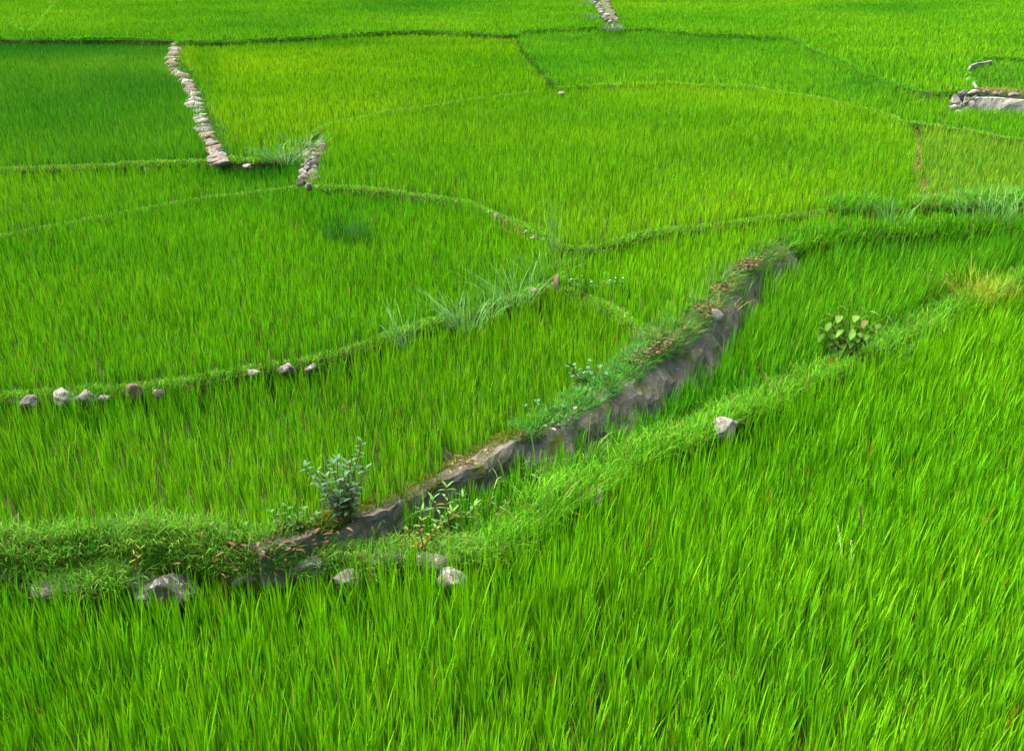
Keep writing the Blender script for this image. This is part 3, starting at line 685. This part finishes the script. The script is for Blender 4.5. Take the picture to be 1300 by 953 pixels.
plant(740,492,.74,[(-.10,0,.22),(.05,.03,.25),(.15,0,.20),(-.02,-.08,.16),(.22,-.05,.14),(-.12,.1,.2)],'bushy heart leaved vine on the fine grass of the concrete wall','trailing_vine','vine',(.065,.18,.07),.09,.06,.05,.1,group='vines along the concrete wall',petiole=.03)
plant(692,530,.72,[(-.18,0,.10),(-.08,.02,.14),(.06,.0,.15),(.16,0,.10),(0,-.08,.08)],'small heart leaved vine lower on the concrete wall','trailing_vine','vine',(.065,.18,.07),.08,.055,.045,.1,group='vines along the concrete wall',petiole=.03)
plant(372,672,.67,[(-.16,0,.14),(-.06,.02,.18),(.08,0,.16),(.18,0,.12)],'round leaved weed left of the leafy blue green shrub','trailing_vine','vine',(.06,.17,.04),.07,.05,.045,.1,group='vines along the concrete wall',petiole=.02)
plant(290,682,.67,[(-.12,0,.10),(.05,.02,.12),(.12,0,.10)],'low round leaved weed farther left along the bank','trailing_vine','vine',(.06,.17,.04),.06,.045,.045,.1,group='vines along the concrete wall',petiole=.02)
plant(570,680,.42,[(-.12,0,.32),(-.02,.05,.40),(.10,0,.34),(.2,-.05,.28),(-.2,-.05,.24),(.02,-.1,.25)],'light green long leaved weed at the head of the strip','broadleaf_weed','weed',(.10,.24,.05),.13,.035,.06,.2,.12,group='weeds at the head of the strip')
plant(535,700,.46,[(-.1,0,.18),(.0,.05,.24),(.1,0,.2)],'yellowish weed in front of the light green one','broadleaf_weed','weed',(.15,.24,.04),.08,.035,.05,.2,.25,group='weeds at the head of the strip')
plant(622,668,.42,[(-.1,0,.18),(.0,.05,.22),(.12,0,.2)],'feathery weed right of the light green long leaved one','broadleaf_weed','weed',(.10,.2,.04),.08,.02,.035,.1,.1,group='weeds at the head of the strip')
plant(1180,385,.46,[(-.1,0,.34),(.0,.05,.42),(.12,0,.3),(.2,.05,.36)],'reddish stemmed small leaved weed left of the dry yellow tuft','broadleaf_weed','weed',(.16,.15,.06),.05,.02,.06,.3,.4)
plant(172,722,.55,[(.0,0,.22),(.04,0,.16)],'yellow green seedling on the lower left bank','seedling','plant',(.16,.28,.02),.09,.02,.12,.5,0)
# wild flowers
p = at(735, 372, .92); root = empty('wildflower_patch', p); tag(root, 'weeds with tiny pale blue white flowers right of the upright reddish stone', 'wildflowers')
items = []; fl = []
for k in range(22):
    x = random.uniform(-.25, .60); y = random.uniform(-.1, .12) - x * .25; H = random.uniform(.12, .30)
    pts = [Vector((x, y, 0)), Vector((x + .02, y, H * .5)), Vector((x + random.uniform(-.03, .03), y, H))]; stem('stem', pts, .003, .002, M_rice if False else M_stem, root)
    for j in range(5):
        a = random.uniform(0, 6.28); items.append((pts[1].lerp(pts[2], random.random()), Vector((math.cos(a), math.sin(a), .3)), Vector((0, 0, 1)), .05, .025, (.06, .22, .03)))
    if k % 3 == 0:
        for j in range(6):
            a = j * 1.047; fl.append((pts[2], Vector((math.cos(a), math.sin(a) - .3, .4)), Vector((0, 0, 1)), .014, .011, (.45, .50, .62)))
leafset('foliage', items, M_broad, root); leafset('petals', fl, M_dead, root)

def litter(px, py, z, n, sx, sy, label, base=(.12,.09,.05), L=.06):
    p = at(px, py, z); items = []
    j = min(range(1, len(cC) - 1), key=lambda i: (cC[i] - p).length); tg = (cC[j + 1] - cC[j - 1]).normalized(); nn = Vector((-tg.y, tg.x, 0))
    if 600 < px: p = cC[j] + nn * .02 + Vector((0, 0, .10 if px > 800 else .04))
    for k in range(n):
        q = tg * random.gauss(0, sx) + nn * random.gauss(0, min(sy, .07)) + Vector((0, 0, random.uniform(.0, .05)))
        a = random.uniform(0, 6.28); v = random.uniform(.5, 1.5)
        items.append((q, Vector((math.cos(a), math.sin(a), random.uniform(-.1, .5))), Vector((random.gauss(0, .5), random.gauss(0, .5), 1)), L * random.uniform(.6, 1.3), L * .4 * random.uniform(.6, 1.2), tuple(x * v for x in base)))
    o = leafset('dead_leaves', items, M_dead, None, .25); o.location = p
    tag(o, label, 'leaf litter', None, 'stuff'); return o
litter(838,447,.87,150,.22,.10,'heap of curled tan dead leaves on the middle of the concrete wall')
litter(975,344,.95,220,.24,.14,'heap of tan dead leaves near the upper end of the concrete wall')
litter(935,372,.95,60,.16,.12,'scatter of brown dead leaves by the mossy bend of the wall',(.12,.07,.04))
litter(893,400,.93,70,.2,.1,'dark dead leaves below the dry tuft on the wall',(.10,.06,.03))
litter(588,590,.70,22,.16,.06,'few pinkish dead leaves on the low part of the concrete wall',(.20,.14,.09))
litter(385,694,.67,40,.3,.06,'rusty dead leaves on the bank left of the shrub',(.10,.065,.035))
litter(330,692,.67,30,.3,.06,'dead leaves farther left along the bank',(.10,.065,.035))
litter(735,555,.52,16,.25,.05,'pale dead leaves caught on the face of the concrete wall',(.28,.22,.16))
